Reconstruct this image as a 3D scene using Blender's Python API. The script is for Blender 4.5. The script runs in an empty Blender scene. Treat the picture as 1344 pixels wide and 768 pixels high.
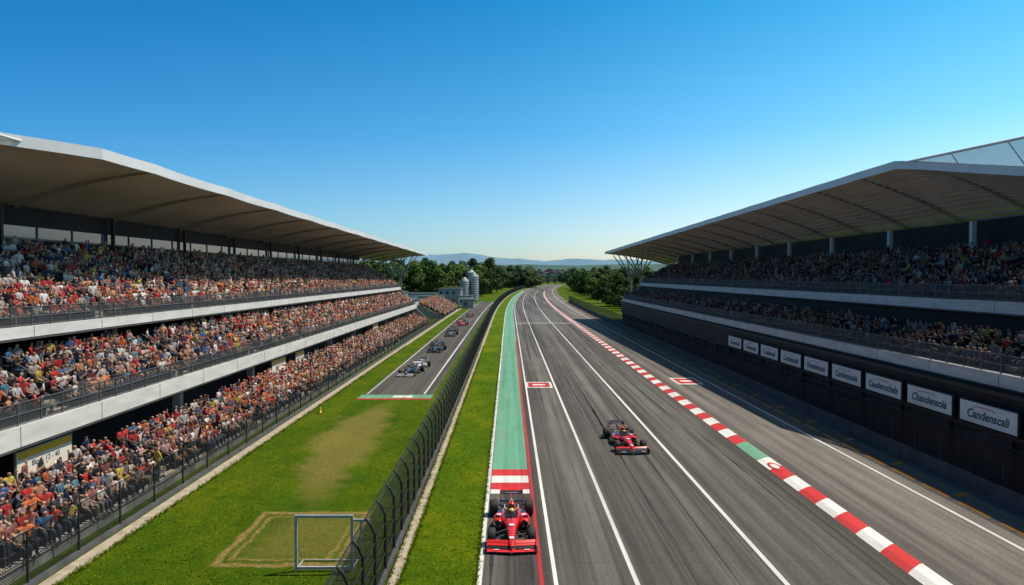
import bpy, math, random
import numpy as np
from mathutils import Vector, Matrix
random.seed(7); rng=np.random.default_rng(7)
sc=bpy.context.scene
R=math.radians
H=11.5
def off(y): return 0.0 if y<180 else 1.0e-4*(y-180)**2
# ---------------------------------------------------------------- materials
def nt(name):
    m=bpy.data.materials.new(name); m.use_nodes=True
    t=m.node_tree; return m,t,t.nodes['Principled BSDF'],t.nodes['Material Output']
def N(t,typ,**kw):
    n=t.nodes.new(typ)
    for k,v in kw.items(): setattr(n,k,v)
    return n
def noise(t,scale,sx=(1,1,1),detail=4,rough=.6,vec=None):
    if vec is None:
        tc=N(t,'ShaderNodeTexCoord'); vec=tc.outputs['Object']
    mp=N(t,'ShaderNodeMapping'); mp.inputs['Scale'].default_value=sx
    t.links.new(vec,mp.inputs[0])
    n=N(t,'ShaderNodeTexNoise'); n.inputs['Scale'].default_value=scale
    n.inputs['Detail'].default_value=detail; n.inputs['Roughness'].default_value=rough
    t.links.new(mp.outputs[0],n.inputs['Vector']); return n.outputs['Fac']
def ramp(t,fac,stops):
    r=N(t,'ShaderNodeValToRGB'); e=r.color_ramp.elements
    while len(e)<len(stops): e.new(.5)
    for el,(p,c) in zip(e,stops):
        el.position=p; el.color=(*c,1) if len(c)==3 else c
    t.links.new(fac,r.inputs[0]); return r.outputs[0]
def mix(t,fac,a,b,mode='MIX'):
    m=N(t,'ShaderNodeMix'); m.data_type='RGBA'; m.blend_type=mode
    for s,v in ((m.inputs[0],fac),(m.inputs[6],a),(m.inputs[7],b)):
        if isinstance(v,(int,float)): s.default_value=v
        elif isinstance(v,tuple): s.default_value=(*v,1)
        else: t.links.new(v,s)
    return m.outputs[2]
def mth(t,op,a,b=None,c=None):
    m=N(t,'ShaderNodeMath'); m.operation=op
    for i,v in enumerate((a,b,c)):
        if v is None: continue
        if isinstance(v,(int,float)): m.inputs[i].default_value=v
        else: t.links.new(v,m.inputs[i])
    return m.outputs[0]
def bump(t,p,fac,st,dist=.02):
    b=N(t,'ShaderNodeBump'); b.inputs['Strength'].default_value=st; b.inputs['Distance'].default_value=dist
    t.links.new(fac,b.inputs['Height']); t.links.new(b.outputs[0],p.inputs['Normal'])
def M(name,col,rough=.6,var=.18,scale=2.0,metal=0,bmp=0,sx=(1,1,1),coat=0,spec=.5):
    m,t,p,o=nt(name)
    f=noise(t,scale,sx)
    lo=tuple(c*(1-var) for c in col); hi=tuple(min(1,c*(1+var)) for c in col)
    t.links.new(ramp(t,f,[(.3,lo),(.7,hi)]),p.inputs['Base Color'])
    p.inputs['Roughness'].default_value=rough; p.inputs['Metallic'].default_value=metal; p.inputs['Specular IOR Level'].default_value=spec
    if coat: p.inputs['Coat Weight'].default_value=coat; p.inputs['Coat Roughness'].default_value=.06
    if bmp: bump(t,p,noise(t,scale*8),bmp)
    return m
def asphalt(name,base,warm=1.0,rub=.6):
    m,t,p,o=nt(name)
    fine=noise(t,10,detail=8,rough=.85); big=noise(t,.06,(1,.25,1)); mid=noise(t,.8,(1,.15,1),detail=6,rough=.7)
    st=noise(t,1.0,(1.5,.010,1),detail=6,rough=.75); st2=noise(t,.35,(1.2,.012,1),detail=3)
    a=ramp(t,fine,[(.25,tuple(base*.42*c for c in (1.05*warm,1,.92))),(.75,tuple(base*1.58*c for c in (1.08*warm,1,.88)))])
    b=ramp(t,st,[(.34,(1-rub,)*3),(.48,(.88,)*3),(.66,(1.25,)*3)])
    b2=ramp(t,st2,[(.38,(1-rub*.75,)*3),(.55,(1.05,)*3)])
    c=ramp(t,big,[(.3,(.72,)*3),(.7,(1.2,)*3)])
    d=ramp(t,mid,[(.3,(.78,)*3),(.7,(1.18,)*3)])
    x=a
    for q in (b,b2,c,d): x=mix(t,1.0,x,q,'MULTIPLY')
    t.links.new(x,p.inputs['Base Color']); p.inputs['Roughness'].default_value=.85; p.inputs['Specular IOR Level'].default_value=.25
    bump(t,p,fine,.5,.015); return m
def paint(name,col,wear=.45,under=(.09,.09,.09)):
    m,t,p,o=nt(name)
    n1=noise(t,9,detail=7,rough=.75); n2=noise(t,.7,(1,.25,1))
    k=mth(t,'ADD',n1,mth(t,'MULTIPLY',n2,.5))
    f=ramp(t,k,[(wear+.1,(1,1,1)),(wear+.26,(0,0,0))])
    c=ramp(t,noise(t,1.2,(1,.2,1)),[(.3,tuple(v*.78 for v in col)),(.7,col)])
    inv=mth(t,'MULTIPLY',f,.75)
    x=mix(t,inv,c,under)
    x=mix(t,1.0,x,ramp(t,noise(t,.9,(2.2,.02,1),detail=5),[(.35,(.70,)*3),(.6,(1.03,)*3)]),'MULTIPLY')
    t.links.new(x,p.inputs['Base Color']); p.inputs['Roughness'].default_value=.65; p.inputs['Specular IOR Level'].default_value=.3
    return m
def wire(name,col,s,w,axis='Y',rough=.6):
    m,t,p,o=nt(name)
    tc=N(t,'ShaderNodeTexCoord'); sp=N(t,'ShaderNodeSeparateXYZ'); t.links.new(tc.outputs['Object'],sp.inputs[0])
    a=sp.outputs[axis]; z=sp.outputs['Z']
    u=mth(t,'FRACT',mth(t,'DIVIDE',mth(t,'ADD',mth(t,'ADD',a,z),200),s)); v=mth(t,'FRACT',mth(t,'DIVIDE',mth(t,'ADD',mth(t,'SUBTRACT',a,z),200),s))
    k=mth(t,'MAXIMUM',mth(t,'LESS_THAN',u,w),mth(t,'LESS_THAN',v,w))
    tr=N(t,'ShaderNodeBsdfTransparent'); mx=N(t,'ShaderNodeMixShader')
    p.inputs['Base Color'].default_value=(*col,1); p.inputs['Roughness'].default_value=rough; p.inputs['Specular IOR Level'].default_value=.2
    t.links.new(k,mx.inputs[0]); t.links.new(tr.outputs[0],mx.inputs[1]); t.links.new(p.outputs[0],mx.inputs[2]); t.links.new(mx.outputs[0],o.inputs[0])
    return m
def grass(name,dirt=True,tint=1.0):
    m,t,p,o=nt(name)
    f=noise(t,7,detail=9,rough=.85); g=noise(t,.35,(1,.5,1),detail=7,rough=.7); b=noise(t,.06,detail=5); h=noise(t,1.6,detail=6,rough=.7)
    c1=ramp(t,f,[(.28,(.018,.046,.001)),(.5,(.058,.108,.002)),(.75,(.125,.178,.006))])
    c2=ramp(t,g,[(.3,(.58,.76,.7)),(.5,(1.0,1.0,1.0)),(.7,(1.8,1.28,1.3))])
    c3=ramp(t,b,[(.35,(.76*tint,.9*tint,.9)),(.65,(1.32*tint,1.1*tint,1))])
    c4=ramp(t,h,[(.3,(.72,.78,.8)),(.7,(1.22,1.16,1.1))])
    x=c1
    for q in (c2,c3,c4): x=mix(t,1.0,x,q,'MULTIPLY')
    if dirt:
        tc=N(t,'ShaderNodeTexCoord'); sp=N(t,'ShaderNodeSeparateXYZ'); t.links.new(tc.outputs['Object'],sp.inputs[0])
        wob=mth(t,'MULTIPLY',mth(t,'SUBTRACT',noise(t,.9,detail=6,rough=.75),.5),.8)
        wob2=mth(t,'MULTIPLY',mth(t,'SUBTRACT',noise(t,.28,detail=7,rough=.75),.5),5.5)
        X=mth(t,'ADD',sp.outputs['X'],wob); Y=mth(t,'ADD',sp.outputs['Y'],mth(t,'MULTIPLY',wob,1.2))
        X2=mth(t,'ADD',X,wob2)
        def box(cx,cy,hx,hy):
            ax=mth(t,'SUBTRACT',mth(t,'ABSOLUTE',mth(t,'SUBTRACT',X,cx)),hx); ay=mth(t,'SUBTRACT',mth(t,'ABSOLUTE',mth(t,'SUBTRACT',Y,cy)),hy)
            return mth(t,'MAXIMUM',ax,ay)
        def band(sd,w):
            n=N(t,'ShaderNodeMapRange'); n.inputs[1].default_value=w; n.inputs[2].default_value=w*.3
            t.links.new(mth(t,'ABSOLUTE',sd),n.inputs[0]); return n.outputs[0]
        k=band(box(-9.3,29.9,2.45,3.0),.24)
        k=mth(t,'MAXIMUM',k,mth(t,'MULTIPLY',band(box(-9.3,29.9,2.0,2.45),.16),.8))
        inside=N(t,'ShaderNodeMapRange'); inside.inputs[1].default_value=.3; inside.inputs[2].default_value=-1.2; t.links.new(box(-8.9,29.9,2.3,3.0),inside.inputs[0])
        k=mth(t,'MAXIMUM',k,mth(t,'MULTIPLY',inside.outputs[0],.36))
        yy=mth(t,'DIVIDE',mth(t,'SUBTRACT',Y,34),28)
        def worn(XX,amp,c0,w0,w1,st):
            cx=mth(t,'SUBTRACT',mth(t,'MULTIPLY',mth(t,'SINE',mth(t,'MULTIPLY',yy,2.5)),-amp),c0)
            dd=mth(t,'ABSOLUTE',mth(t,'SUBTRACT',XX,cx))
            wd=mth(t,'ADD',w0,mth(t,'MULTIPLY',mth(t,'MULTIPLY',yy,mth(t,'SUBTRACT',1.0,yy)),w1))
            kk=N(t,'ShaderNodeMapRange'); t.links.new(mth(t,'SUBTRACT',dd,wd),kk.inputs[0]); kk.inputs[1].default_value=.5; kk.inputs[2].default_value=-.6
            iy=N(t,'ShaderNodeMapRange'); t.links.new(mth(t,'ABSOLUTE',mth(t,'SUBTRACT',yy,.5)),iy.inputs[0]); iy.inputs[1].default_value=.56; iy.inputs[2].default_value=.34
            return mth(t,'MULTIPLY',mth(t,'MULTIPLY',kk.outputs[0],iy.outputs[0]),st)
        k=mth(t,'MAXIMUM',k,worn(X,1.3,9.5,-.15,.9,1.0)); k=mth(t,'MAXIMUM',k,worn(X2,1.6,9.9,.4,6.5,.50))
        k=mth(t,'MULTIPLY',k,mth(t,'ADD',.1,mth(t,'MULTIPLY',noise(t,1.5,detail=9,rough=.85),1.75)))
        k=mth(t,'MINIMUM',k,.96)
        sp2=ramp(t,noise(t,.22,(1,.6,1),detail=8,rough=.8),[(.56,(0,0,0)),(.75,(.6,.6,.6))])
        k=mth(t,'MAXIMUM',k,sp2)
        dc=ramp(t,noise(t,6,detail=6),[(.3,(.15,.10,.03)),(.7,(.35,.25,.09))])
        x=mix(t,k,x,dc)
    t.links.new(x,p.inputs['Base Color']); p.inputs['Roughness'].default_value=.95; p.inputs['Specular IOR Level'].default_value=.06
    bump(t,p,f,1.0,.08); return m

m_asph=asphalt('asphalt',.120,1,.68); m_asph2=asphalt('asphalt_light',.150,1.04,.45); m_asph3=asphalt('asphalt_pit',.085,1,.3)
m_white=paint('white_paint',(.78,.77,.74),.40); m_red=paint('red_paint',(.60,.03,.03),.36); m_green=paint('green_paint',(.14,.39,.24),.47,(.22,.27,.21))
m_orange=paint('orange_paint',(.60,.26,.03),.36)
m_grass=grass('grass'); m_verge=grass('verge_grass',False,1.28)
m_conc=M('concrete',(.30,.29,.27),.85,.3,1.5,bmp=.15)
m_path=M('path_concrete',(.36,.30,.22),.9,.3,2.5,bmp=.2)
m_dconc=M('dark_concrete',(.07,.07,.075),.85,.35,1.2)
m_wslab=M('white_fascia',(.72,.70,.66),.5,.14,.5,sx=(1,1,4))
m_wslabR=M('shaded_white_fascia',(.52,.51,.50),.5,.15,.5,sx=(1,1,4))  # white fascia with the right stand's shade put into its colour
m_steel=M('galvanised_steel',(.22,.23,.24),.45,.2,5,metal=.6)
m_frame=M('frame_grey_paint',(.36,.37,.38),.5,.2,5)
m_dsteel=M('dark_steel',(.022,.024,.027),.6,.3,4,metal=.2)
m_rail=M('rail_grey',(.12,.125,.13),.5,.25,4,metal=.4)
m_seat=M('seat_plastic',(.035,.04,.055),.6,.3,1)
m_roofU=M('roof_membrane',(.46,.40,.37),.8,.18,.25,spec=.2)
m_roofUR=M('roof_deck',(.58,.50,.44),.8,.2,.3,spec=.2)
m_roofT=M('roof_top',(.68,.68,.68),.5,.08,.4)
m_rib=M('roof_rib',(.28,.25,.23),.6,.15,1)
m_dark=M('dark_cladding',(.012,.013,.016),.6,.4,.8,spec=.2)
m_glass=M('blue_glass',(.03,.09,.13),.08,.3,.4,coat=.5)
m_mesh=wire('chainlink',(.014,.015,.017),.13,.25); m_meshR=wire('railing_mesh',(.10,.105,.11),.12,.26)
m_meshL=wire('chainlink_light',(.025,.028,.03),.12,.22)
m_meshP=wire('pit_chainlink',(.012,.013,.015),.13,.32)
def panel(name,c):
    m,t,p,o=nt(name)
    p.inputs['Alpha'].default_value=.45; p.inputs['Roughness'].default_value=.12
    f=noise(t,.5); t.links.new(ramp(t,f,[(.3,tuple(v*.8 for v in c)),(.7,c)]),p.inputs['Base Color']); return m
m_pane=panel('roof_glazing',(.35,.55,.68))

# ---------------------------------------------------------------- mesh builder
class B:
    def __init__(s): s.v=[];s.f=[];s.m=[];s.sm=[]
    def add(s,vs,fs,m=0,smooth=False):
        o=len(s.v); s.v+= [tuple(v) for v in vs]
        for f in fs: s.f.append(tuple(i+o for i in f)); s.m.append(m); s.sm.append(smooth)
    def box(s,x0,x1,y0,y1,z0,z1,m=0):
        if x0>x1:x0,x1=x1,x0
        if y0>y1:y0,y1=y1,y0
        s.add([(x0,y0,z0),(x1,y0,z0),(x1,y1,z0),(x0,y1,z0),(x0,y0,z1),(x1,y0,z1),(x1,y1,z1),(x0,y1,z1)],
              [(0,3,2,1),(4,5,6,7),(0,1,5,4),(1,2,6,5),(2,3,7,6),(3,0,4,7)],m)
    def tube(s,p0,p1,r0,r1=None,n=6,m=0,cap=True):
        r1=r0 if r1 is None else r1
        p0=Vector(p0);p1=Vector(p1);d=(p1-p0)
        if d.length<1e-6:return
        d.normalize(); a=d.orthogonal().normalized(); b=d.cross(a)
        vs=[]
        for p,r in((p0,r0),(p1,r1)):
            for i in range(n):
                t=2*math.pi*i/n; vs.append(p+a*math.cos(t)*r+b*math.sin(t)*r)
        fs=[(i,(i+1)%n,n+(i+1)%n,n+i) for i in range(n)]
        s.add(vs,fs,m,True)
        if cap: s.add(vs,[tuple(range(n))[::-1],tuple(range(n,2*n))],m)
    def prism(s,prof,y0,y1,m=0):
        n=len(prof); vs=[(x,y0,z) for x,z in prof]+[(x,y1,z) for x,z in prof]
        s.add(vs,[(i,(i+1)%n,n+(i+1)%n,n+i) for i in range(n)]+[tuple(range(n))[::-1],tuple(range(n,2*n))],m)
    def loft(s,secs,m=0,cap=True,smooth=True):
        n=len(secs[0]); vs=[p for q in secs for p in q]; fs=[]
        for k in range(len(secs)-1):
            for i in range(n): fs.append((k*n+i,k*n+(i+1)%n,(k+1)*n+(i+1)%n,(k+1)*n+i))
        s.add(vs,fs,m,smooth)
        if cap: s.add(secs[0],[tuple(range(n))],m); s.add(secs[-1],[tuple(range(n))],m)
    def lathe(s,prof,c,n=20,m=0,axis='X'):
        secs=[]
        for a,r in prof:
            ring=[]
            for i in range(n):
                t=2*math.pi*i/n
                if axis=='X': ring.append((c[0]+a,c[1]+r*math.cos(t),c[2]+r*math.sin(t)))
                else: ring.append((c[0]+r*math.cos(t),c[1]+r*math.sin(t),c[2]+a))
            secs.append(ring)
        s.loft(secs,m,False)
    def obj(s,name,mats,parent=None):
        me=bpy.data.meshes.new(name); me.from_pydata(s.v,[],s.f)
        for m in mats: me.materials.append(m)
        me.polygons.foreach_set('material_index',s.m); me.polygons.foreach_set('use_smooth',s.sm); me.update()
        o=bpy.data.objects.new(name,me); sc.collection.objects.link(o)
        if parent: o.parent=parent
        return o
def empty(name,loc=(0,0,0)):
    e=bpy.data.objects.new(name,None); e.location=loc; e.empty_display_size=.5; sc.collection.objects.link(e); return e
def strip(b,x0,x1,y0,y1,z,m=0,step=10):
    n=max(1,int(math.ceil((y1-y0)/step))); vs=[]
    for i in range(n+1):
        y=y0+(y1-y0)*i/n; o=off(y); vs+= [(x0+o,y,z),(x1+o,y,z)]
    b.add(vs,[(2*i,2*i+1,2*i+3,2*i+2) for i in range(n)],m)
def quadflat(b,pts,z,m=0): b.add([(x,y,z) for x,y in pts],[tuple(range(len(pts)))],m)

# ---------------------------------------------------------------- ground
b=B(); S=9000
b.add([(-S,-300,0),(S,-300,0),(S,S,0),(-S,S,0)],[(0,1,2,3)]); b.obj('ground',[m_grass])
b=B(); strip(b,-4.15,-1.1,-20,900,.012); b.obj('grass_verge',[m_verge])
b=B(); strip(b,-1.1,17.2,-20,900,.02,0); strip(b,17.2,24.9,-20,900,.02,1); b.obj('race_track',[m_asph,m_asph2])
b=B(); strip(b,-.98,1.1,40.2,520,.026); b.obj('green_runoff_strip',[m_green])
b=B()
for i,(a,c,mm) in enumerate([(38.9,40.2,1),(37.6,38.9,0),(36.4,37.6,1),(35.7,36.4,0)]): strip(b,-.98,1.1,a,c,.026,mm)
b.obj('striped_kerb_patch',[m_white,m_red])
b=B()
strip(b,-1.2,-1.02,-20,900,.030); strip(b,1.68,1.84,-20,900,.030); strip(b,4.7,4.88,-20,900,.030)
strip(b,10.25,10.45,-20,900,.030); strip(b,21.45,21.65,-20,900,.030)
strip(b,1.14,1.24,120,600,.030)
for yy in (163,166): quadflat(b,[(1.9,yy),(15,yy),(15,yy+.5),(1.9,yy+.5)],.030)
b.obj('white_track_lines',[m_white])
b=B(); strip(b,1.14,1.30,-20,120,.031); b.obj('red_track_line',[m_red])
b=B(); y=20
while y<300:
    o=off(y); quadflat(b,[(22.7+o,y),(22.95+o,y),(22.95+o,y+2.3),(22.7+o,y+2.3)],.031,0)
    if int(y/3)%2: quadflat(b,[(23.3+o,y),(24.2+o,y+.4),(24.2+o,y+.8),(23.3+o,y+.4)],.031,0)
    y+=3
b.obj('orange_lane_marks',[m_orange])
def gridbox(x,y,w,l):
    b=B(); quadflat(b,[(x-w,y-l),(x+w,y-l),(x+w,y+l),(x-w,y+l)],.034,0)
    quadflat(b,[(x-w*.84,y-l*.75),(x+w*.84,y-l*.75),(x+w*.84,y+l*.75),(x-w*.84,y+l*.75)],.038,1)
    quadflat(b,[(x-w*.5,y-l*.2),(x+w*.5,y-l*.2),(x+w*.5,y+l*.2),(x-w*.5,y+l*.2)],.042,0)
    b.obj('painted_grid_box',[m_white,m_red])
gridbox(3.15,71.5,1.35,1.9); gridbox(19.3,74,1.35,2.3)
# kerb
b=B(); y=-20; i=0; X0,X1=15.4,16.5
while y<520:
    L=2.0; o0,o1=off(y),off(y+L); sk=.9
    mm=i%2
    if 42<=y<46: mm=2
    elif 39<=y<42: mm=0
    for a,c,z0,z1 in ((X0,X0+.25,.021,.06),(X0+.25,X1-.25,.06,.075),(X1-.25,X1,.075,.021)):
        s0=sk*(a-X0)/(X1-X0); s1=sk*(c-X0)/(X1-X0)
        b.add([(a+o0,y+s0,z0),(c+o0,y+s1,z1),(c+o1,y+L+s1,z1),(a+o1,y+L+s0,z0)],[(0,1,2,3)],mm)
    y+=L;i+=1
b.obj('red_white_kerb',[m_white,m_red,m_green])
b=B()
for a0,rr in ((0,.32),(1,.19)):
    pts=[(15.95+math.cos(t)*rr*1.1,40.6+math.sin(t)*rr*2.6) for t in np.linspace(0,2*math.pi,24,endpoint=False)]
    quadflat(b,pts,.082+a0*.004,a0)
b.obj('kerb_emblem',[m_red,m_white])
m_skid=M('rubber_mark',(.034,.033,.033),.8,.35,3,spec=.2)
b=B(); rs=random.Random(5)
marks=[(7.0,20,80,.004),(8.6,20,85,.004),(-.7,18,36,.0),(.9,14,35,0),(12.1,60,150,-.002),(13.6,60,150,-.002),(3.0,90,170,.001)]
for k in range(20):
    x=rs.choice([2.6,3.9,6.0,7.6,9.2,12,13.4,18.5])+rs.uniform(-.5,.5); y0=rs.uniform(22,110); marks.append((x,y0,y0+rs.uniform(14,60),rs.uniform(-.004,.004)))
for (x,y0,y1,c) in marks:
    n=24; vs=[]
    for i in range(n+1):
        yy=y0+(y1-y0)*i/n; xx=x+c*(yy-y0)**1.4*.3; w=(.03+.06*math.sin(i*.7+x)**2)*math.sin(math.pi*(i+.3)/(n+.6))
        vs+=[(xx-w,yy,.023),(xx+w,yy,.023)]
    b.add(vs,[(2*i,2*i+1,2*i+3,2*i+2) for i in range(n)])
b.obj('skid_marks',[m_skid])
m_patch=asphalt('asphalt_patch',.10,1,.3)
b=B()
for yy in (27,47,58,88,101,140): quadflat(b,[(1.9,yy),(15.2,yy+.1),(15.2,yy+.15),(1.9,yy+.05)],.0245)
quadflat(b,[(12.2,51),(14.6,51.3),(14.5,57),(12.1,56.8)],.0245)
b.obj('asphalt_patches',[m_patch])
# pit lane
b=B(); strip(b,-14.0,-7.3,64,300,.012,0); b.obj('pit_lane',[m_asph3])
b=B(); strip(b,-8.3,-8.12,66,300,.018,0); strip(b,-13.8,-13.68,66,300,.018,0)
quadflat(b,[(-14.2,63.2),(-7.3,63.2),(-7.3,63.8),(-14.2,63.8)],.018,1); quadflat(b,[(-14.2,63.8),(-7.3,63.8),(-7.3,65.6),(-14.2,65.6)],.018,2)
quadflat(b,[(-11,64.2),(-9.2,64.2),(-9.2,65.2),(-11,65.2)],.022,0)
b.obj('pit_lane_markings',[m_white,m_red,m_green])
b=B(); strip(b,-4.55,-4.15,-20,600,.016,0); b.obj('fence_path',[m_path])
b=B(); strip(b,-17.5,-16.8,-20,300,.016,0); b.obj('footpath',[m_path])
# grass tufts
mt,tt,pp,oo=nt('grass_blades'); at=N(tt,'ShaderNodeAttribute'); at.attribute_name='Col'; tt.links.new(at.outputs['Color'],pp.inputs['Base Color']); pp.inputs['Roughness'].default_value=.9; pp.inputs['Specular IOR Level'].default_value=.1
def tufts(name,x,y,h,up):
    k=len(x); V=np.zeros((k,9,3))
    for j in range(3):
        a=rng.uniform(0,6.28,k); w=rng.uniform(.012,.03,k); hh=h*rng.uniform(.4,1.2,k); dx=rng.normal(0,.03,k); dy=rng.normal(0,.03,k)
        V[:,3*j,0]=x-np.cos(a)*w+dx;V[:,3*j,1]=y-np.sin(a)*w+dy
        V[:,3*j+1,0]=x+np.cos(a)*w+dx;V[:,3*j+1,1]=y+np.sin(a)*w+dy
        V[:,3*j+2,0]=x+dx*2.4;V[:,3*j+2,1]=y+dy*2.4;V[:,3*j+2,2]=hh
    V[:,:,2]+=up
    me=bpy.data.meshes.new(name); me.vertices.add(k*9); me.vertices.foreach_set('co',V.ravel().astype(np.float32)); me.loops.add(k*9); me.loops.foreach_set('vertex_index',np.arange(k*9,dtype=np.int32)); me.polygons.add(k*3); me.polygons.foreach_set('loop_start',np.arange(0,k*9,3,dtype=np.int32)); me.update(calc_edges=True)
    C=np.ones((k,9,4)); q=rng.uniform(.7,1.35,(k,1)); yel=rng.random((k,1))**2
    C[:,:,0]=(.09+.12*yel)*q; C[:,:,1]=(.16+.06*yel)*q; C[:,:,2]=.006*q
    ca=me.color_attributes.new('Col','FLOAT_COLOR','POINT'); ca.data.foreach_set('color',C.ravel().astype(np.float32)); me.materials.append(mt)
    o=bpy.data.objects.new(name,me); sc.collection.objects.link(o)
k=11000; x=rng.uniform(-16.8,-4.6,k); y=22+70*rng.random(k)**2
dm=~((np.abs(x+9.3)<2.9)&(np.abs(y-29.9)<3.5)); yn=(y-34)/28; cx=-9.7-1.5*np.sin(yn*2.5); dm&=~((np.abs(x-cx)<1.9)&(yn>-.05)&(yn<1.05)); dm&=~((x>-14.3)&(y>62.5))
tufts('grass_tufts',x[dm],y[dm],.055,0)
k=5000; tufts('grass_tufts',rng.uniform(-4.2,-1.25,k),22+80*rng.random(k)**2,.05,.01)
k=5000; y=22+90*rng.random(k)**1.6; tufts('grass_tufts',np.where(rng.random(k)<.5,-16.78,-4.6)+rng.normal(0,.07,k),y,.13,0)
k=4000; y=22+90*rng.random(k)**1.6; tufts('grass_tufts',np.where(rng.random(k)<.5,-4.1,-1.24)+rng.normal(0,.04,k),y,.10,.01)

# ---------------------------------------------------------------- fences
def fence(name,X,y0,y1,h,sp,lean,mesh,post,r=.035,base=.0,rails=(.05,.5,1)):
    e=empty(name); b=B(); y=y0
    hb=h-.55
    while y<y1:
        o=X+off(y)
        b.tube((o,y,0),(o,y,hb),r*1.2,r,6); 
        if lean: b.tube((o,y,hb),(o+lean*.45,y,hb+.35),r,r*.9,6); b.tube((o+lean*.45,y,hb+.35),(o+lean,y,h),r*.9,r*.7,6)
        else: b.tube((o,y,hb),(o,y,h),r,r,6)
        y+=sp
    ys=list(np.arange(y0,y1,10.0))+[y1]
    for a,c in zip(ys[:-1],ys[1:]):
        for q in rails:
            z=q*h; l=lean if q==1 else 0
            if q!=1: z=min(z,hb)
            b.tube((X+off(a)+l,a,z),(X+off(c)+l,c,z),.025,.025,4,cap=False)
    b.obj('posts',[post],e)
    b=B()
    for a,c in zip(ys[:-1],ys[1:]):
        xa,xc=X+off(a)-.03,X+off(c)-.03
        pr=[(0,.03),(0,hb),(lean*.45,hb+.35),(lean,h)]
        for (l0,z0),(l1,z1) in zip(pr[:-1],pr[1:]):
            b.add([(xa+l0,a,z0),(xc+l0,c,z0),(xc+l1,c,z1),(xa+l1,a,z1)],[(0,1,2,3)])
    b.obj('wire_mesh',[mesh],e)
    if base:
        b=B()
        for a,c in zip(ys[:-1],ys[1:]):
            xa,xc=X+off(a),X+off(c)
            w=.14
            b.add([(xa-w,a,0),(xa+w,a,0),(xa+w*.6,a,base),(xa-w*.6,a,base),(xc-w,c,0),(xc+w,c,0),(xc+w*.6,c,base),(xc-w*.6,c,base)],[(0,1,5,4),(1,2,6,5),(2,3,7,6),(3,0,4,7),(0,3,2,1),(4,5,6,7)])
        b.obj('footing',[m_dconc],e)
fence('catch_fence',-4.75,4,620,2.9,2.0,-.35,m_mesh,m_dsteel,.06,.25,(.1,.3,.5,.7,1))
fence('spectator_fence',-17.75,4,230,2.1,3.0,0,m_meshL,m_dsteel,.04,.18,(.05,.5,1))
fence('pit_wall_fence',24.9,4,300,3.0,2.5,-.3,m_meshP,m_dsteel,.05,.9,(.33,.6,1))

# ---------------------------------------------------------------- crowd figures
def figure(J,E,lab,sub):
    names=list(J); me=bpy.data.meshes.new('fig')
    me.from_pydata([J[n][0] for n in names],[(names.index(a),names.index(c)) for a,c in E],[])
    o=bpy.data.objects.new('fig',me); sc.collection.objects.link(o)
    md=o.modifiers.new('s','SKIN')
    for i,n in enumerate(names):
        sv=me.skin_vertices[0].data[i]; r=J[n][1]; sv.radius=(r,r) if isinstance(r,float) else r; sv.use_root=(i==0)
    if sub: mm=o.modifiers.new('d','SUBSURF'); mm.levels=sub
    dg=bpy.context.evaluated_depsgraph_get(); ev=o.evaluated_get(dg).to_mesh()
    V=np.array([v.co[:] for v in ev.vertices]); L=np.array([l.vertex_index for l in ev.loops]); T=np.array([p.loop_total for p in ev.polygons])
    segs=[(Vector(J[a][0]),Vector(J[c][0]),lab.get(a+'-'+c,0)) for a,c in E]
    lb=[]
    hd=Vector(J['head'][0])
    for v in V:
        p=Vector(v); best=None
        for a,c,l in segs:
            d=c-a; t=max(0,min(1,(p-a).dot(d)/max(1e-9,d.length_squared))); q=(a+d*t-p).length
            if best is None or q<best[0]: best=(q,l)
        l=best[1]
        if l==1 and (p.z>hd.z+.035 or p.x<hd.x-.03) and p.z>hd.z-.09: l=4
        lb.append(l)
    bpy.data.objects.remove(o)
    return V,L,T,np.array(lb)
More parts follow.
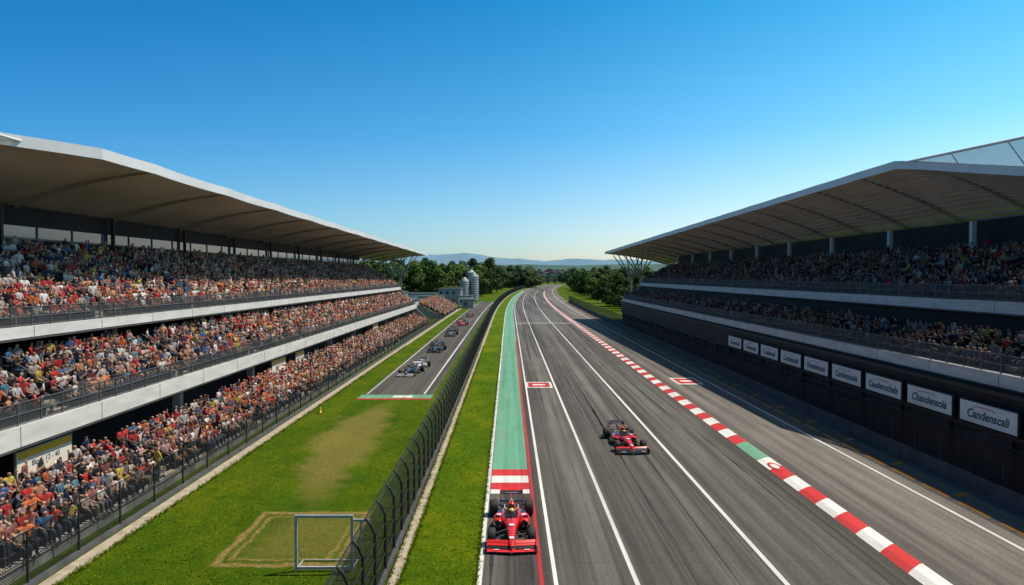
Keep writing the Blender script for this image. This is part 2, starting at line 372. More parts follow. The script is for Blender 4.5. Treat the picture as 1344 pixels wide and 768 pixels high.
def joints(pose):
    if pose=='stand':
        J={'pel':((0,0,.92),.14),'spn':((0,0,1.12),.13),'cho':((.01,0,1.36),.16),'nek':((.02,0,1.50),.055),'jaw':((.05,0,1.58),.075),'head':((.045,0,1.69),.10)}
        for s,k in((1,'L'),(-1,'R')):
            J['sh'+k]=((.0,.20*s,1.42),.07); J['el'+k]=((.03,.27*s,1.16),.05); J['ha'+k]=((.20,.20*s,.98),.04)
            J['hp'+k]=((0,.10*s,.86),.10); J['kn'+k]=((.04,.11*s,.48),.07); J['an'+k]=((0,.12*s,.08),.05); J['to'+k]=((.16,.13*s,.05),.04)
    else:
        J={'pel':((0,0,.54),.15),'spn':((0,0,.72),.14),'cho':((.03,0,.96),.16),'nek':((.05,0,1.10),.055),'jaw':((.08,0,1.18),.075),'head':((.075,0,1.29),.10)}
        for s,k in((1,'L'),(-1,'R')):
            J['sh'+k]=((.03,.20*s,1.02),.07)
            if pose=='sit': J['el'+k]=((.08,.27*s,.77),.05); J['ha'+k]=((.32,.12*s,.66),.04)
            elif pose=='clap': J['el'+k]=((.16,.28*s,.84),.05); J['ha'+k]=((.38,.06*s,1.02),.04)
            else: J['el'+k]=((.12,.30*s,1.18),.05); J['ha'+k]=((.10,.22*s,1.45),.04)
            J['hp'+k]=((.07,.11*s,.52),.10); J['kn'+k]=((.42,.14*s,.54),.075); J['an'+k]=((.40,.14*s,.08),.05); J['to'+k]=((.54,.14*s,.05),.04)
    E=[('pel','spn'),('spn','cho'),('cho','nek'),('nek','jaw'),('jaw','head')]
    lab={'nek-jaw':1,'jaw-head':1}
    for k in 'LR':
        E+=[('cho','sh'+k),('sh'+k,'el'+k),('el'+k,'ha'+k),('pel','hp'+k),('hp'+k,'kn'+k),('kn'+k,'an'+k),('an'+k,'to'+k)]
        lab['el'+k+'-ha'+k]=1; lab['hp'+k+'-kn'+k]=2; lab['kn'+k+'-an'+k]=2; lab['an'+k+'-to'+k]=3; lab['pel-hp'+k]=2
    return J,E,lab
FIG={}
for p in('sit','clap','cheer','stand'):
    J,E,lab=joints(p)
    FIG[p,1]=figure(J,E,lab,1); FIG[p,0]=figure(J,E,lab,0)
shirts=np.array([(.78,.75,.72),(.62,.60,.58),(.75,.72,.70),(.52,.035,.03),(.46,.05,.045),(.45,.04,.05),(.62,.15,.05),(.62,.30,.17),(.03,.05,.12),(.02,.03,.07),(.015,.015,.02),(.03,.03,.035),(.05,.13,.28),(.07,.20,.28),(.52,.30,.27),(.42,.37,.32),(.58,.43,.08),(.12,.12,.14),(.26,.06,.06),(.52,.50,.52),(.02,.02,.025),(.04,.04,.06),(.10,.07,.06),(.32,.12,.11)])
skins=np.array([(.50,.29,.20),(.42,.24,.16),(.54,.34,.25),(.22,.12,.08),(.35,.19,.12)])
hairs=np.array([(.02,.014,.01),(.05,.03,.018),(.03,.02,.015),(.14,.09,.05),(.50,.05,.04),(.65,.65,.63),(.02,.02,.03),(.02,.015,.012),(.06,.04,.03)])
pants=np.array([(.03,.04,.07),(.02,.02,.025),(.05,.07,.11),(.20,.17,.13),(.04,.04,.045)])
mc,tt,pp,oo=nt('crowd_cloth'); at=N(tt,'ShaderNodeAttribute'); at.attribute_name='Col'
tt.links.new(mix(tt,1.0,at.outputs['Color'],ramp(tt,noise(tt,18),[(.3,(.75,.75,.75)),(.7,(1.1,1.1,1.1))]),'MULTIPLY'),pp.inputs['Base Color']); pp.inputs['Roughness'].default_value=.9; pp.inputs['Specular IOR Level'].default_value=.15
def crowd(name,pos,side,parent=None,near=58):
    pos=np.array(pos); n=len(pos)
    pr=rng.random(n); pose=np.where(pr<.55,0,np.where(pr<.76,1,np.where(pr<.82,2,3)))
    lod=(pos[:,1]<near).astype(int)
    shade_mul=.66 if side>0 else 1.0  # right-stand shade painted into clothes, skin and hair colours
    Vs=[];Ls=[];Ts=[];Cs=[];vo=0
    for pi,pn in enumerate(('sit','clap','cheer','stand')):
        for ld in(0,1):
            idx=np.where((pose==pi)&(lod==ld))[0]
            if len(idx)==0: continue
            V,L,T,lb=FIG[pn,ld]; k=len(idx)
            yaw=rng.normal(0,.45,k)+(0 if side<0 else math.pi)
            scl=rng.uniform(.95,1.15,k)*(.90 if pn=='stand' else 1)
            c,s=np.cos(yaw),np.sin(yaw)
            wid=rng.uniform(.9,1.15,k)
            P=np.empty((k,len(V),3)); vx=V[:,0][None]; vy=V[:,1][None]*wid[:,None]
            P[:,:,0]=(vx*c[:,None]-vy*s[:,None])*scl[:,None]+pos[idx,0][:,None]
            P[:,:,1]=(vx*s[:,None]+vy*c[:,None])*scl[:,None]+pos[idx,1][:,None]
            P[:,:,2]=V[:,2][None]*scl[:,None]+pos[idx,2][:,None]
            pal=np.zeros((k,5,3))
            q=rng.integers(0,len(shirts),k)
            cl=np.sin(pos[idx,1]*.21+pos[idx,0]*.5)+np.sin(pos[idx,1]*.083+1.7+pos[idx,2])
            red=(rng.random(k)<np.clip(.09+.10*cl,0,.33)); q=np.where(red,rng.integers(3,8,k),q)
            pal[:,0]=shirts[q]*rng.uniform(.6,1.05,(k,1)); pal[:,1]=skins[rng.integers(0,len(skins),k)]
            pal[:,2]=pants[rng.integers(0,len(pants),k)]; pal[:,3]=(.05,.05,.05); pal[:,4]=hairs[rng.integers(0,len(hairs),k)]
            pal*=shade_mul
            if side>0: pal[:,0]*=np.where(rng.random((k,1))<.45,.35,1.0)  # part of the shirts darkened further for the same painted shade
            C=np.ones((k,len(V),4)); C[:,:,:3]=pal[:,lb]
            Vs.append(P.reshape(-1,3)); Cs.append(C.reshape(-1,4))
            Ls.append((L[None]+np.arange(k)[:,None]*len(V)+vo).ravel()); Ts.append(np.tile(T,k)); vo+=k*len(V)
    V=np.concatenate(Vs);L=np.concatenate(Ls);T=np.concatenate(Ts);C=np.concatenate(Cs)
    me=bpy.data.meshes.new(name); me.vertices.add(len(V)); me.vertices.foreach_set('co',V.ravel().astype(np.float32))
    me.loops.add(len(L)); me.loops.foreach_set('vertex_index',L.astype(np.int32))
    me.polygons.add(len(T)); me.polygons.foreach_set('loop_start',np.concatenate([[0],np.cumsum(T)[:-1]]).astype(np.int32))
    me.update(calc_edges=True); me.polygons.foreach_set('use_smooth',np.ones(len(T),dtype=bool))
    ca=me.color_attributes.new('Col','FLOAT_COLOR','POINT'); ca.data.foreach_set('color',np.clip(C,0,1).ravel().astype(np.float32))
    me.materials.append(mc); o=bpy.data.objects.new(name,me); sc.collection.objects.link(o)
    if parent: o.parent=parent
    return o

# ---------------------------------------------------------------- grandstands
RD=.6
AIS=13.0
def in_aisle(y,ph): return ((y+ph)%AIS)<1.3
def stand(s,tiers,y0,y1,ub,name,cname,dens):
    e=empty(name); pos=[]
    for ti,(uf,h0,rows,rise,slab,fz0,fz1,ph) in enumerate(tiers):
        b=B(); u=uf; prof=[(uf,h0-.6 if ti else 0)]; z=h0
        prof.append((uf,z))
        for i in range(rows):
            prof.append((uf+(i+1)*RD+.1,z)); 
            if i<rows-1: z+=rise; prof.append((uf+(i+1)*RD+.1,z))
        ue=uf+rows*RD+.1
        prof.append((ue+.9,z)); prof.append((ue+.9,z-.5))
        if ti==0: prof.append((ue+.9,0))
        prof=[(s*a,c) for a,c in prof]
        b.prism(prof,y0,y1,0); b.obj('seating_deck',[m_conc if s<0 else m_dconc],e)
        b=B(); 
        for i in range(rows):
            zz=h0+i*rise; a=uf+.1+i*RD
            y=y0
            while y<y1:
                nxt=y+AIS-((y+ph)%AIS)
                st=y+max(0,1.3-((y+ph)%AIS)); en=min(nxt,y1)
                if st<en:
                    b.box(s*(a+.12),s*(a+.42),st,en,zz+.38,zz+.44,0); b.box(s*(a+.42),s*(a+.46),st,en,zz+.05,zz+.78,0)
                y=nxt
            k=math.ceil((y0+ph)/AIS)
            while k*AIS-ph+1.3<y1:
                ya=k*AIS-ph; b.box(s*(a+.02),s*(a+.32),ya+.1,ya+1.2,zz+.002,zz+rise*.5+.02,1)
                k+=1
        b.obj('seat_rows',[m_seat,m_path if s<0 else m_conc],e)
        b=B(); k=math.ceil((y0+ph)/AIS)
        while k*AIS-ph+1.3<y1:
            ya=k*AIS-ph
            for q in (.0,1.3):
                b.tube((s*(uf+.2),ya+q,h0+.95),(s*(ue-.2),ya+q,h0+(rows-1)*rise+.95),.03,.03,5,0)
                for f in np.linspace(0,1,max(3,rows//2)): b.tube((s*(uf+.2+(ue-uf-.4)*f),ya+q,h0+(rows-1)*rise*f),(s*(uf+.2+(ue-uf-.4)*f),ya+q,h0+(rows-1)*rise*f+.95),.025,.025,5,0)
            k+=1
        b.obj('aisle_handrails',[m_rail],e)
        if slab:
            b=B(); b.box(s*(slab-.0),s*(slab+.35),y0,y1,fz0,fz1,0)
            b.box(s*(slab+.02),s*(ue+1),y0,y1,fz0-.12,fz0-.003,1)
            for yy in np.arange(y0+6,y1,6): b.box(s*(slab-.006),s*(slab+.01),yy-.02,yy+.02,fz0+.01,fz1-.01,2)
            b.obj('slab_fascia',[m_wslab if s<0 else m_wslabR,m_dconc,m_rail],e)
            b=B()
            for z in (fz1+.08,fz1+.5,fz1+1.0): b.tube((s*(slab+.12),y0,z),(s*(slab+.12),y1,z),.03,.03,5,0)
            yy=y0
            while yy<y1: b.box(s*(slab+.09),s*(slab+.15),yy-.03,yy+.03,fz1,fz1+1.0,0); yy+=1.5
            b.obj('guard_rail',[m_rail],e)
            b=B(); b.add([(s*(slab+.13),y0,fz1+.02),(s*(slab+.13),y1,fz1+.02),(s*(slab+.13),y1,fz1+1.0),(s*(slab+.13),y0,fz1+1.0)],[(0,1,2,3)])
            b.obj('rail_mesh',[m_meshR],e)
        for i in range(rows):
            zz=h0+i*rise; x=s*(uf+.1+i*RD+.3)
            y=max(y0+.4,8)
            while y<y1-.4:
                if not in_aisle(y,ph) and rng.random()<dens: pos.append((x+rng.normal(0,.05),y+rng.normal(0,.05),zz+.0))
                y+=rng.uniform(.47,.58)
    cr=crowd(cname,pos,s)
    return e
TL=[(18.6,.5,6,.20,None,0,0,2.0),(22.0,4.75,6,.36,21.5,3.95,4.87,6.0),(25.5,8.7,13,.33,25.0,8.3,8.87,9.0)]
eL=stand(-1,TL,-12,158,34,'grandstand','spectator_crowd',.94)
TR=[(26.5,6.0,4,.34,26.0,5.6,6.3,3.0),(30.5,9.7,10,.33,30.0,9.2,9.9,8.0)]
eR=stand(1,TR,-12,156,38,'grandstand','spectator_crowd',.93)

b=B()
b.box(-23.4,-23.2,-12,158,0,3.8,1)
b.box(-29,-28.8,-12,158,4,8.15,1)
b.box(-34.9,-34.5,-12,158,0,16.4,1)
b.box(-34.49,-34.4,-12,158,14.2,15.0,2)
b.box(-34.42,-34.3,-12,158,14.05,14.19,3)
for y in np.arange(-10,158,4): b.box(-34.39,-34.33,y-.06,y+.06,14.2,15.0,3)
for y in np.arange(-6,158,13.0):
    b.box(-22.6,-22.1,y-.25,y+.25,0,3.8,0); b.box(-26.9,-26.5,y-.25,y+.25,6,8.1,0); b.box(-34.2,-33.95,y-.12,y+.12,12,16.3,4)
b.prism([(-34.8,0),(-18.5,0),(-18.5,1.2),(-21.5,4),(-21.8,4.9),(-25,8.3),(-25.3,9),(-34.8,14.5)],158.01,158.4,0)
b.obj('frame_and_walls',[m_conc,m_dark,m_glass,m_rail,m_dsteel],eL)
b=B()
b.box(38.4,38.8,-12,156,0,16,1); b.box(30.4,30.6,-12,156,5,9.0,1)
b.box(27.6,27.8,-12,156,0,5.5,1)
b.box(25.7,25.9,-12,156,3.2,5.45,1)
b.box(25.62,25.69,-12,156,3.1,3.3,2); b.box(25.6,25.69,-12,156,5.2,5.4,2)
b.box(25.9,27.6,-12,156,3.2,3.35,1)
for y in np.arange(-10,156,5.0):
    b.box(25.95,26.2,y-.12,y+.12,0,3.19,2)
    for z in np.arange(.3,2.7,.22): b.box(27.5,27.59,y+.6,y+3.6,z,z+.09,2 if int(y/5)%3 else 3)
for y in np.arange(7,156,12.0): b.box(37.25,37.6,y-.18,y+.18,12.5,15.9,4)
b.prism([(38.7,0),(26.0,0),(26.0,6.2),(30,9.2),(30.2,9.9),(38.7,14.5)],156.01,156.4,0)
b.obj('frame_and_walls',[m_conc,m_dark,m_dsteel,m_rail,m_wslabR],eR)

def roof(s,edge,back,y0,y1,bay,name,mu,parent,sag,slats):
    ys=np.arange(y0,y1+.01,bay/6.0); nu=10
    def pt(y,f):
        xf,hf=edge(y); xb,hb=back(y)
        ph=((y-y0)/bay)%1.0
        z=hf+(hb-hf)*f - sag*(4*ph*(1-ph))*math.sin(math.pi*min(1,f*.9+.08))
        z+= .9*math.sin(math.pi*f)*.5
        return (s*(xf+(xb-xf)*f),y,z)
    b=B(); fr=[i/nu for i in range(nu+1)]
    vs=[pt(y,f) for y in ys for f in fr]; n=nu+1; fs=[]
    for k in range(len(ys)-1):
        for i in range(nu): fs.append((k*n+i,k*n+i+1,(k+1)*n+i+1,(k+1)*n+i))
    b.add(vs,fs,0,True)
    vt=[(x,y,z+.42) for x,y,z in vs]; b.add(vt,fs,1,True)
    b.obj('membrane',[mu,m_roofT],parent)
    b=B()
    for k in range(len(ys)-1):
        p,q=pt(ys[k],0),pt(ys[k+1],0)
        w=s*-.18
        for (dx0,dz0),(dx1,dz1) in (((0,-.16),(w,-.16)),((w,-.16),(w,.5)),((w,.5),(-w,.5)),((-w,.5),(0,-.16))):
            b.add([(p[0]+dx0,p[1],p[2]+dz0),(q[0]+dx0,q[1],q[2]+dz0),(q[0]+dx1,q[1],q[2]+dz1),(p[0]+dx1,p[1],p[2]+dz1)],[(0,1,2,3)])
    for yy in (y0,y1):
        for i in range(nu):
            p,q=pt(yy,fr[i]),pt(yy,fr[i+1]); b.add([(p[0],p[1],p[2]-.02),(q[0],q[1],q[2]-.02),(q[0],q[1],q[2]+.45),(p[0],p[1],p[2]+.45)],[(0,1,2,3)])
    b.obj('edge_fascia',[m_roofT],parent)
    b=B()
    for y in np.arange(y0,y1+.01,bay):
        for i in range(nu):
            p,q=pt(y,fr[i]),pt(y,fr[i+1]); d0=.12+.35*fr[i]; d1=.12+.35*fr[i+1]
            for yy in(-.07,.07): b.add([(p[0],y+yy,p[2]-d0),(q[0],y+yy,q[2]-d1),(q[0],y+yy,q[2]),(p[0],y+yy,p[2])],[(0,1,2,3)])
            b.add([(p[0],y-.07,p[2]-d0),(q[0],y-.07,q[2]-d1),(q[0],y+.07,q[2]-d1),(p[0],y+.07,p[2]-d0)],[(0,1,2,3)])
    if slats:
        for f in np.linspace(.06,.94,slats):
            for k in range(len(ys)-1):
                p,q=pt(ys[k],f),pt(ys[k+1],f); b.add([(p[0],p[1],p[2]-.18),(q[0],q[1],q[2]-.18),(q[0],q[1],q[2]+.02),(p[0],p[1],p[2]+.02)],[(0,1,2,3)])
    b.obj('ribs',[m_rib],parent)
def eLf(y):
    if y<41.6: return 25+min(7,(41.6-y)*.70), 18.85
    f=(y-41.6)/150; return 25-2*f, 18.85-1.55*f
roof(-1,eLf,lambda y:(36,16.1-.5*max(0,y-40)/150),-12,192,12.0,'r',m_roofU,eL,.34,0)
def eRf(y):
    if y<54.3: return 31+min(5,(54.3-y)*.50), 20.2-.44*min(5,(54.3-y)*.50)
    f=(y-54.3)/130; return 31-5*f, 20.2-2.75*f
roof(1,eRf,lambda y:(42,15.3-.6*max(0,y-50)/130),-12,184,8.0,'r',m_roofUR,eR,.12,16)
b=B()
def tri(s,pts):
    b.add([(s*x,y,z) for x,y,z in pts],[tuple(range(len(pts)))],0)
    b.add([(s*x,y,z+.05) for x,y,z in pts],[tuple(range(len(pts)))],0)
tri(1,[(31,54.3,20.35),(34.0,44.5,20.55),(33.4,30,20.5),(36,30,18.2),(36,44.3,18.2)])
b.tube((31,54.3,20.4),(34.0,44.5,20.6),.1,.1,6,1); b.tube((34.0,44.5,20.6),(33.4,30,20.55),.1,.1,6,1)
for y in (50,46,42,38,34): 
    f=min(1,(54.3-y)/9.8); b.tube((31+3*f,y,20.4+.2*f),(31+min(5,(54.3-y)*.5),y,20.2-.44*min(5,(54.3-y)*.5)+.05),.05,.05,5,1)
b.obj('roof_glazing_panel',[m_pane,m_roofT],eR)
b=B(); tri(-1,[(27.2,38.5,18.95),(26.6,20,18.9),(32,20,18.9),(32,31.5,18.9)]); b.tube((-27.2,38.5,19),(-26.6,20,18.95),.09,.09,6,1)
b.obj('roof_glazing_panel',[m_pane,m_roofT],eL)
def treecol(x,y,zt,parent,fan):
    b=B(); b.tube((x,y,0),(x,y,zt-6),.4,.3,10,0)
    for dx,dy in fan: b.tube((x,y,zt-6),(x+dx,y+dy,zt+ (0)),.18,.12,6,0)
    b.obj('branching_column',[m_steel],parent)
fan=[(-4,-4),(-4,4),(3,-4),(3,4),(0,7),(-1,-7)]
treecol(31.5,163,17.2,eR,fan); treecol(31.5,176,16.8,eR,fan[:5])
treecol(-28.5,166,17.2,eL,[(4,-4),(4,4),(-3,-4),(-3,4),(0,7)]); treecol(-28.5,180,17.0,eL,[(4,-4),(4,4),(-3,-4),(-3,4),(0,7)])

# ---------------------------------------------------------------- signs
m_signR=M('sign_face',(.62,.66,.68),.5,.08,1); m_signY=M('sign_yellow',(.85,.45,.03),.5,.1,1); m_ink=M('sign_ink',(.02,.09,.13),.6,.1,4); m_inkr=M('sign_red',(.5,.04,.04),.6,.1,4)
m_signW=M('sign_cream',(.82,.74,.62),.5,.08,1)
def text(s,size,loc,side,parent,mat,bold=.012):
    c=bpy.data.curves.new('lettering','FONT'); c.body=s; c.size=size; c.align_x='CENTER'; c.align_y='CENTER'; c.offset=bold; c.shear=.25 if side>0 else 0
    o=bpy.data.objects.new('lettering',c); c.materials.append(mat); sc.collection.objects.link(o)
    if side>0: m=Matrix(((0,0,-1),(-1,0,0),(0,1,0)))
    else: m=Matrix(((0,0,1),(1,0,0),(0,1,0)))
    o.matrix_world=Matrix.Translation(loc)@m.to_4x4(); o.parent=parent
words=['Crandenscals','Candenscali','Chandensola','Caudenschals','Candensoals','Grandenscal','Condenscali','Caudensoli','Cradenscals','Candenscali']
for i in range(10):
    yc=30.8+5.05*i; e=empty('advertising_board')
    b=B(); b.box(25.30,25.42,yc-2.15,yc+2.15,3.5,4.62,0); b.box(25.32,25.45,yc-2.22,yc+2.22,3.44,4.68,1)
    for q in(-1.6,1.6): b.box(25.45,25.7,yc+q-.04,yc+q+.04,4.0,4.1,1)
    pts=[(25.29,yc+.2+.9*math.cos(a),4.30+.13*math.sin(a)) for a in np.linspace(.2,2.9,9)]
    for p,q in zip(pts[:-1],pts[1:]): b.tube(p,q,.022,.022,4,2)
    b.obj('panel',[m_signR,m_dsteel,m_inkr],e); text(words[i],.66,(25.285,yc,3.98),1,e,m_ink,.016)
for (yc,w) in ((32.2,1.9),(65,1.9),(71.5,1.4),(112,2)):
    e=empty('concourse_sign'); b=B(); b.box(-22.02,-21.9,yc-w,yc+w,2.35,3.6,0); b.box(-21.895,-21.87,yc-w+.05,yc+w-.05,3.25,3.58,1)
    b.box(-22.0,-21.92,yc-w-.08,yc-w-.01,.5,3.8,2); b.box(-22.0,-21.92,yc+w+.01,yc+w+.08,.5,3.8,2)
    b.obj('panel',[m_signW,m_signY,m_steel],e); text('Block 12 - 40',.36,(-21.885,yc,2.9),-1,e,m_ink,0)

# ---------------------------------------------------------------- racing cars
def sup(y,cx,hw,z0,z1,n=16,p=2.6):
    r=[];cz=(z0+z1)/2;hz=(z1-z0)/2
    for i in range(n):
        t=2*math.pi*i/n;c,s=math.cos(t),math.sin(t)
        r.append((cx+hw*math.copysign(abs(c)**(2/p),c),y,cz+hz*math.copysign(abs(s)**(2/p),s)))
    return r
m_tyre=M('tyre_rubber',(.018,.018,.019),.75,.3,6); m_rim=M('wheel_rim',(.05,.05,.055),.35,.2,6,metal=.7); m_carbon=M('carbon',(.015,.015,.017),.4,.3,9)
m_twhite=M('tyre_stripe',(.55,.5,.1),.6,.1,5); m_helm=M('helmet',(.65,.55,.08),.25,.1,5,coat=.8); m_logo=M('decal_white',(.75,.75,.73),.4,.05,5)
def carpaint(name,c): return M(name,c,.3,.10,3,coat=1.0)
def car(x,y,rot,main,acc,wing):
    e=empty('racing_car')
    mats=[main,acc,m_carbon,m_tyre,m_rim,m_twhite,m_helm,m_logo,wing]
    b=B()
    b.loft([sup(-2.72,0,.07,.24,.32),sup(-2.6,0,.10,.22,.37),sup(-2.2,0,.13,.22,.45),sup(-1.6,0,.18,.22,.55),sup(-1.0,0,.25,.18,.62),sup(-.6,0,.32,.12,.66),sup(-.25,0,.36,.1,.62),sup(.3,0,.37,.1,.62),sup(.6,0,.33,.1,.66),sup(1.2,0,.24,.1,.6),sup(1.9,0,.16,.12,.5),sup(2.5,0,.08,.2,.42)],0)
    b.loft([sup(.28,0,.13,.6,1.0),sup(.34,0,.16,.55,1.04),sup(.7,0,.17,.5,.99),sup(1.3,0,.11,.45,.84),sup(1.9,0,.06,.4,.68),sup(2.35,0,.02,.4,.6)],0)
    b.box(-.015,.015,.9,2.3,.62,.86,0)
    b.loft([sup(.262,0,.10,.74,.96),sup(.27,0,.11,.73,.97)],2)
    for s in(-1,1):
        b.loft([sup(-.42,s*.56,.14,.22,.5),sup(-.3,s*.56,.21,.16,.56),sup(.2,s*.55,.26,.12,.58),sup(.9,s*.44,.24,.12,.50),sup(1.5,s*.3,.16,.12,.4),sup(2.0,s*.2,.08,.14,.3)],0)
        b.loft([sup(-.44,s*.57,.13,.27,.48),sup(-.425,s*.57,.14,.26,.49)],2)
        b.box(s*.64,s*.82,-.1,.7,.14,.2,1)
        b.tube((s*.35,-.32,.62),(s*.58,-.4,.68),.015,.015,5,2); b.box(s*.5,s*.7,-.44,-.36,.63,.74,0)
        b.box(s*.50,s*.52,-.95,-.4,.1,.42,1); b.box(s*.66,s*.68,-.75,-.45,.08,.34,2)
        b.box(s*.30,s*.32,1.0,1.5,.50,.56,7)
        b.box(s*.46,s*.62,-.02,.22,.575,.588,7); b.box(s*.40,s*.60,.45,.75,.555,.565,1)
    b.box(-.8,.8,-.75,1.95,.045,.09,2); b.box(-.5,.5,1.95,2.5,.09,.2,2)
    b.box(-.09,.09,-2.3,-2.1,.435,.462,7); b.box(-.10,.10,-1.32,-1.12,.60,.622,7)
    b.loft([sup(-.42,0,.22,.6,.665),sup(-.2,0,.27,.58,.68),sup(.25,0,.27,.58,.70),sup(.35,0,.2,.58,.72)],2)
    b.obj('bodywork',mats,e)
    b=B()
    for k,(ya,yb,za,zb,w) in enumerate([(-2.88,-2.62,.10,.13,.98),(-2.66,-2.46,.15,.20,.97),(-2.50,-2.34,.21,.28,.96),(-2.38,-2.26,.28,.35,.95)]):
        for s in(-1,1):
            xin=.0 if k==0 else .14
            dy=.16
            vs=[(s*xin,ya,za+.03),(s*w,ya+dy,za),(s*w,yb+dy,zb),(s*xin,yb,zb+.02)]
            vs+=[(p[0],p[1],p[2]-.022) for p in vs]
            b.add(vs,[(0,1,2,3),(4,7,6,5),(0,4,5,1),(1,5,6,2),(2,6,7,3),(3,7,4,0)],(8 if k in(0,2) else 0) if k!=1 else 2)
    for s in(-1,1):
        b.box(s*.975,s*1.0,-2.74,-2.12,.05,.33,0); b.box(s*.88,s*1.03,-2.7,-2.15,.05,.065,2)
        b.box(s*.50,s*.72,-2.70,-2.64,.155,.162,7)
    b.obj('front_wing',mats,e)
    b=B()
    for s in(-1,1): 
        b.box(s*.51,s*.535,2.15,2.78,.42,1.0,0); b.box(s*.5,s*.545,2.3,2.7,.2,.42,2)
    for (ya,yb,za,zb,mm) in((2.22,2.5,.84,.90,2),(2.48,2.72,.90,1.0,8)):
        vs=[(-.51,ya,za),(.51,ya,za),(.51,yb,zb),(-.51,yb,zb)]; vs+=[(p[0],p[1],p[2]-.03) for p in vs]
        b.add(vs,[(0,1,2,3),(4,7,6,5),(0,4,5,1),(1,5,6,2),(2,6,7,3),(3,7,4,0)],mm)
    b.box(-.5,.5,2.3,2.5,.40,.43,2); b.tube((0,2.25,.4),(0,2.4,.85),.03,.03,6,2); b.box(-.3,.3,2.2,2.215,.855,.885,7)
    b.obj('rear_wing',mats,e)
    b=B()
    pts=[(.30,.35,.72),(.31,.05,.84),(.26,-.2,.88),(.14,-.36,.89),(0,-.42,.89)]
    full=pts+[(-x,yy,z) for x,yy,z in pts[-2::-1]]
    for p,q in zip(full[:-1],full[1:]): b.tube(p,q,.035,.035,7,1)
    b.tube((0,-.42,.89),(0,-.62,.64),.03,.035,6,1); b.tube((0,.42,1.02),(0,.42,1.13),.03,.05,5,5)
    b.obj('halo',mats,e)
    b=B()
    prof=[(-.15,.02),(-.12,.09),(-.05,.135),(.03,.14),(.10,.11),(.14,.03)]
    b.lathe(prof,(0,.02,.76),14,6,'Z'); b.box(-.095,.095,-.125,-.09,.745,.80,2)
    b.loft([sup(-.05,0,.12,.5,.62),sup(.05,0,.2,.5,.66),sup(.2,0,.2,.5,.66)],1)
    b.obj('driver',mats,e)
    for nm,ax,xx,r,w in(('front_wheel',-1.72,.83,.335,.16),('rear_wheel',1.75,.80,.35,.20)):
        for s in(-1,1):
            b=B(); cx=s*xx
            b.lathe([(-w,.2),(-w,r*.82),(-w*.9,r*.94),(-w*.7,r),(w*.7,r),(w*.9,r*.94),(w,r*.82),(w,.2)],(cx,ax,r),26,3)
            for q in(-1,1):
                b.lathe([(q*(w+.003),r*.72),(q*(w+.004),r*.82)],(cx,ax,r),26,5)
                b.lathe([(q*w*.99,.235),(q*w*.8,.21),(q*w*.75,.06),(q*w*.95,.05),(q*w*.96,.001)],(cx,ax,r),18,4)
                for k in range(7):
                    a=k*2*math.pi/7; b.tube((cx+q*w*.88,ax+.04*math.cos(a),r+.04*math.sin(a)),(cx+q*w*.88,ax+.21*math.cos(a),r+.21*math.sin(a)),.016,.012,4,4)
            b.obj(nm,mats,e)
    b=B()
    for s in(-1,1):
        for z0,z1 in((.28,.25),(.5,.44)):
            for dy in(-.3,.35): b.tube((s*.17,-1.72+dy,z0),(s*.7,-1.72,z1),.018,.018,5,2)
            for dy in(-.4,.2): b.tube((s*.16,1.75+dy,z0),(s*.62,1.75,z1),.02,.02,5,2)
        b.tube((s*.17,-1.6,.5),(s*.68,-1.72,.24),.015,.015,5,2)
        b.box(s*.655,s*.67,-1.9,-1.54,.2,.5,2)
    b.obj('suspension',mats,e)
    e.location=(x,y,.034); e.rotation_euler=(0,0,R(rot)); e.scale=(1.04,1.04,1.04)
red=carpaint('car_red',(.66,.014,.010)); redw=carpaint('wing_red',(.70,.02,.015)); blk=carpaint('car_black',(.015,.015,.018)); wht=carpaint('car_white',(.65,.66,.68)); navy=carpaint('car_navy',(.012,.02,.06)); gry=carpaint('car_grey',(.12,.13,.14))
org=carpaint('car_orange',(.65,.15,.02))
car(.12,30.7,0,red,blk,redw)
car(7.85,46.3,3.5,red,blk,blk)
car(-11.4,80,-8,blk,gry,wht); car(-11.0,84.5,-2,wht,blk,navy)
car(-10.9,104,-6,navy,blk,blk); car(-11.6,110,3,blk,gry,gry); car(-11.0,131,-3,gry,blk,navy); car(-11.4,138,0,navy,red,blk)
car(-10.6,158,-2,red,blk,blk); car(-11.6,166,0,org,blk,blk); car(-10.8,190,0,blk,gry,red)

# ---------------------------------------------------------------- goal frame on grass
e=empty('metal_goal_frame'); b=B()
xa,xb,yf=-8.28,-6.1,26.35
for x in(xa,xb): 
    b.box(x-.05,x+.05,yf-.05,yf+.05,0,2.2,0); b.tube((x,yf,.06),(x,yf+.9,.06),.035,.035,6,0); b.tube((x,yf,1.2),(x,yf+.85,.06),.022,.022,6,0)
b.box(xa+.051,xb-.051,yf-.045,yf+.045,2.10,2.2,0); b.box(xa+.051,xb-.051,yf-.045,yf+.045,.08,.18,0)
b.box(xb+.055,xb+.7,yf-.04,yf+.04,1.95,2.04,0); b.box(xb+.3,xb+.38,yf-.03,yf+.03,.9,1.94,0); b.tube((xa,yf+.9,.06),(xb,yf+.9,.06),.03,.03,6,0)
b.obj('frame',[m_frame],e)
e=empty('marker_cone',(-15.8,57,0)); b=B(); b.lathe([(0,.2),(.03,.2),(.03,.13),(.25,.09),(.42,.05),(.5,.03),(.5,.001)],(0,0,0),12,0,'Z'); b.box(-.22,.22,-.22,.22,0,.03,1); b.obj('cone',[M('cone_yellow',(.7,.42,.03)),m_dark],e)

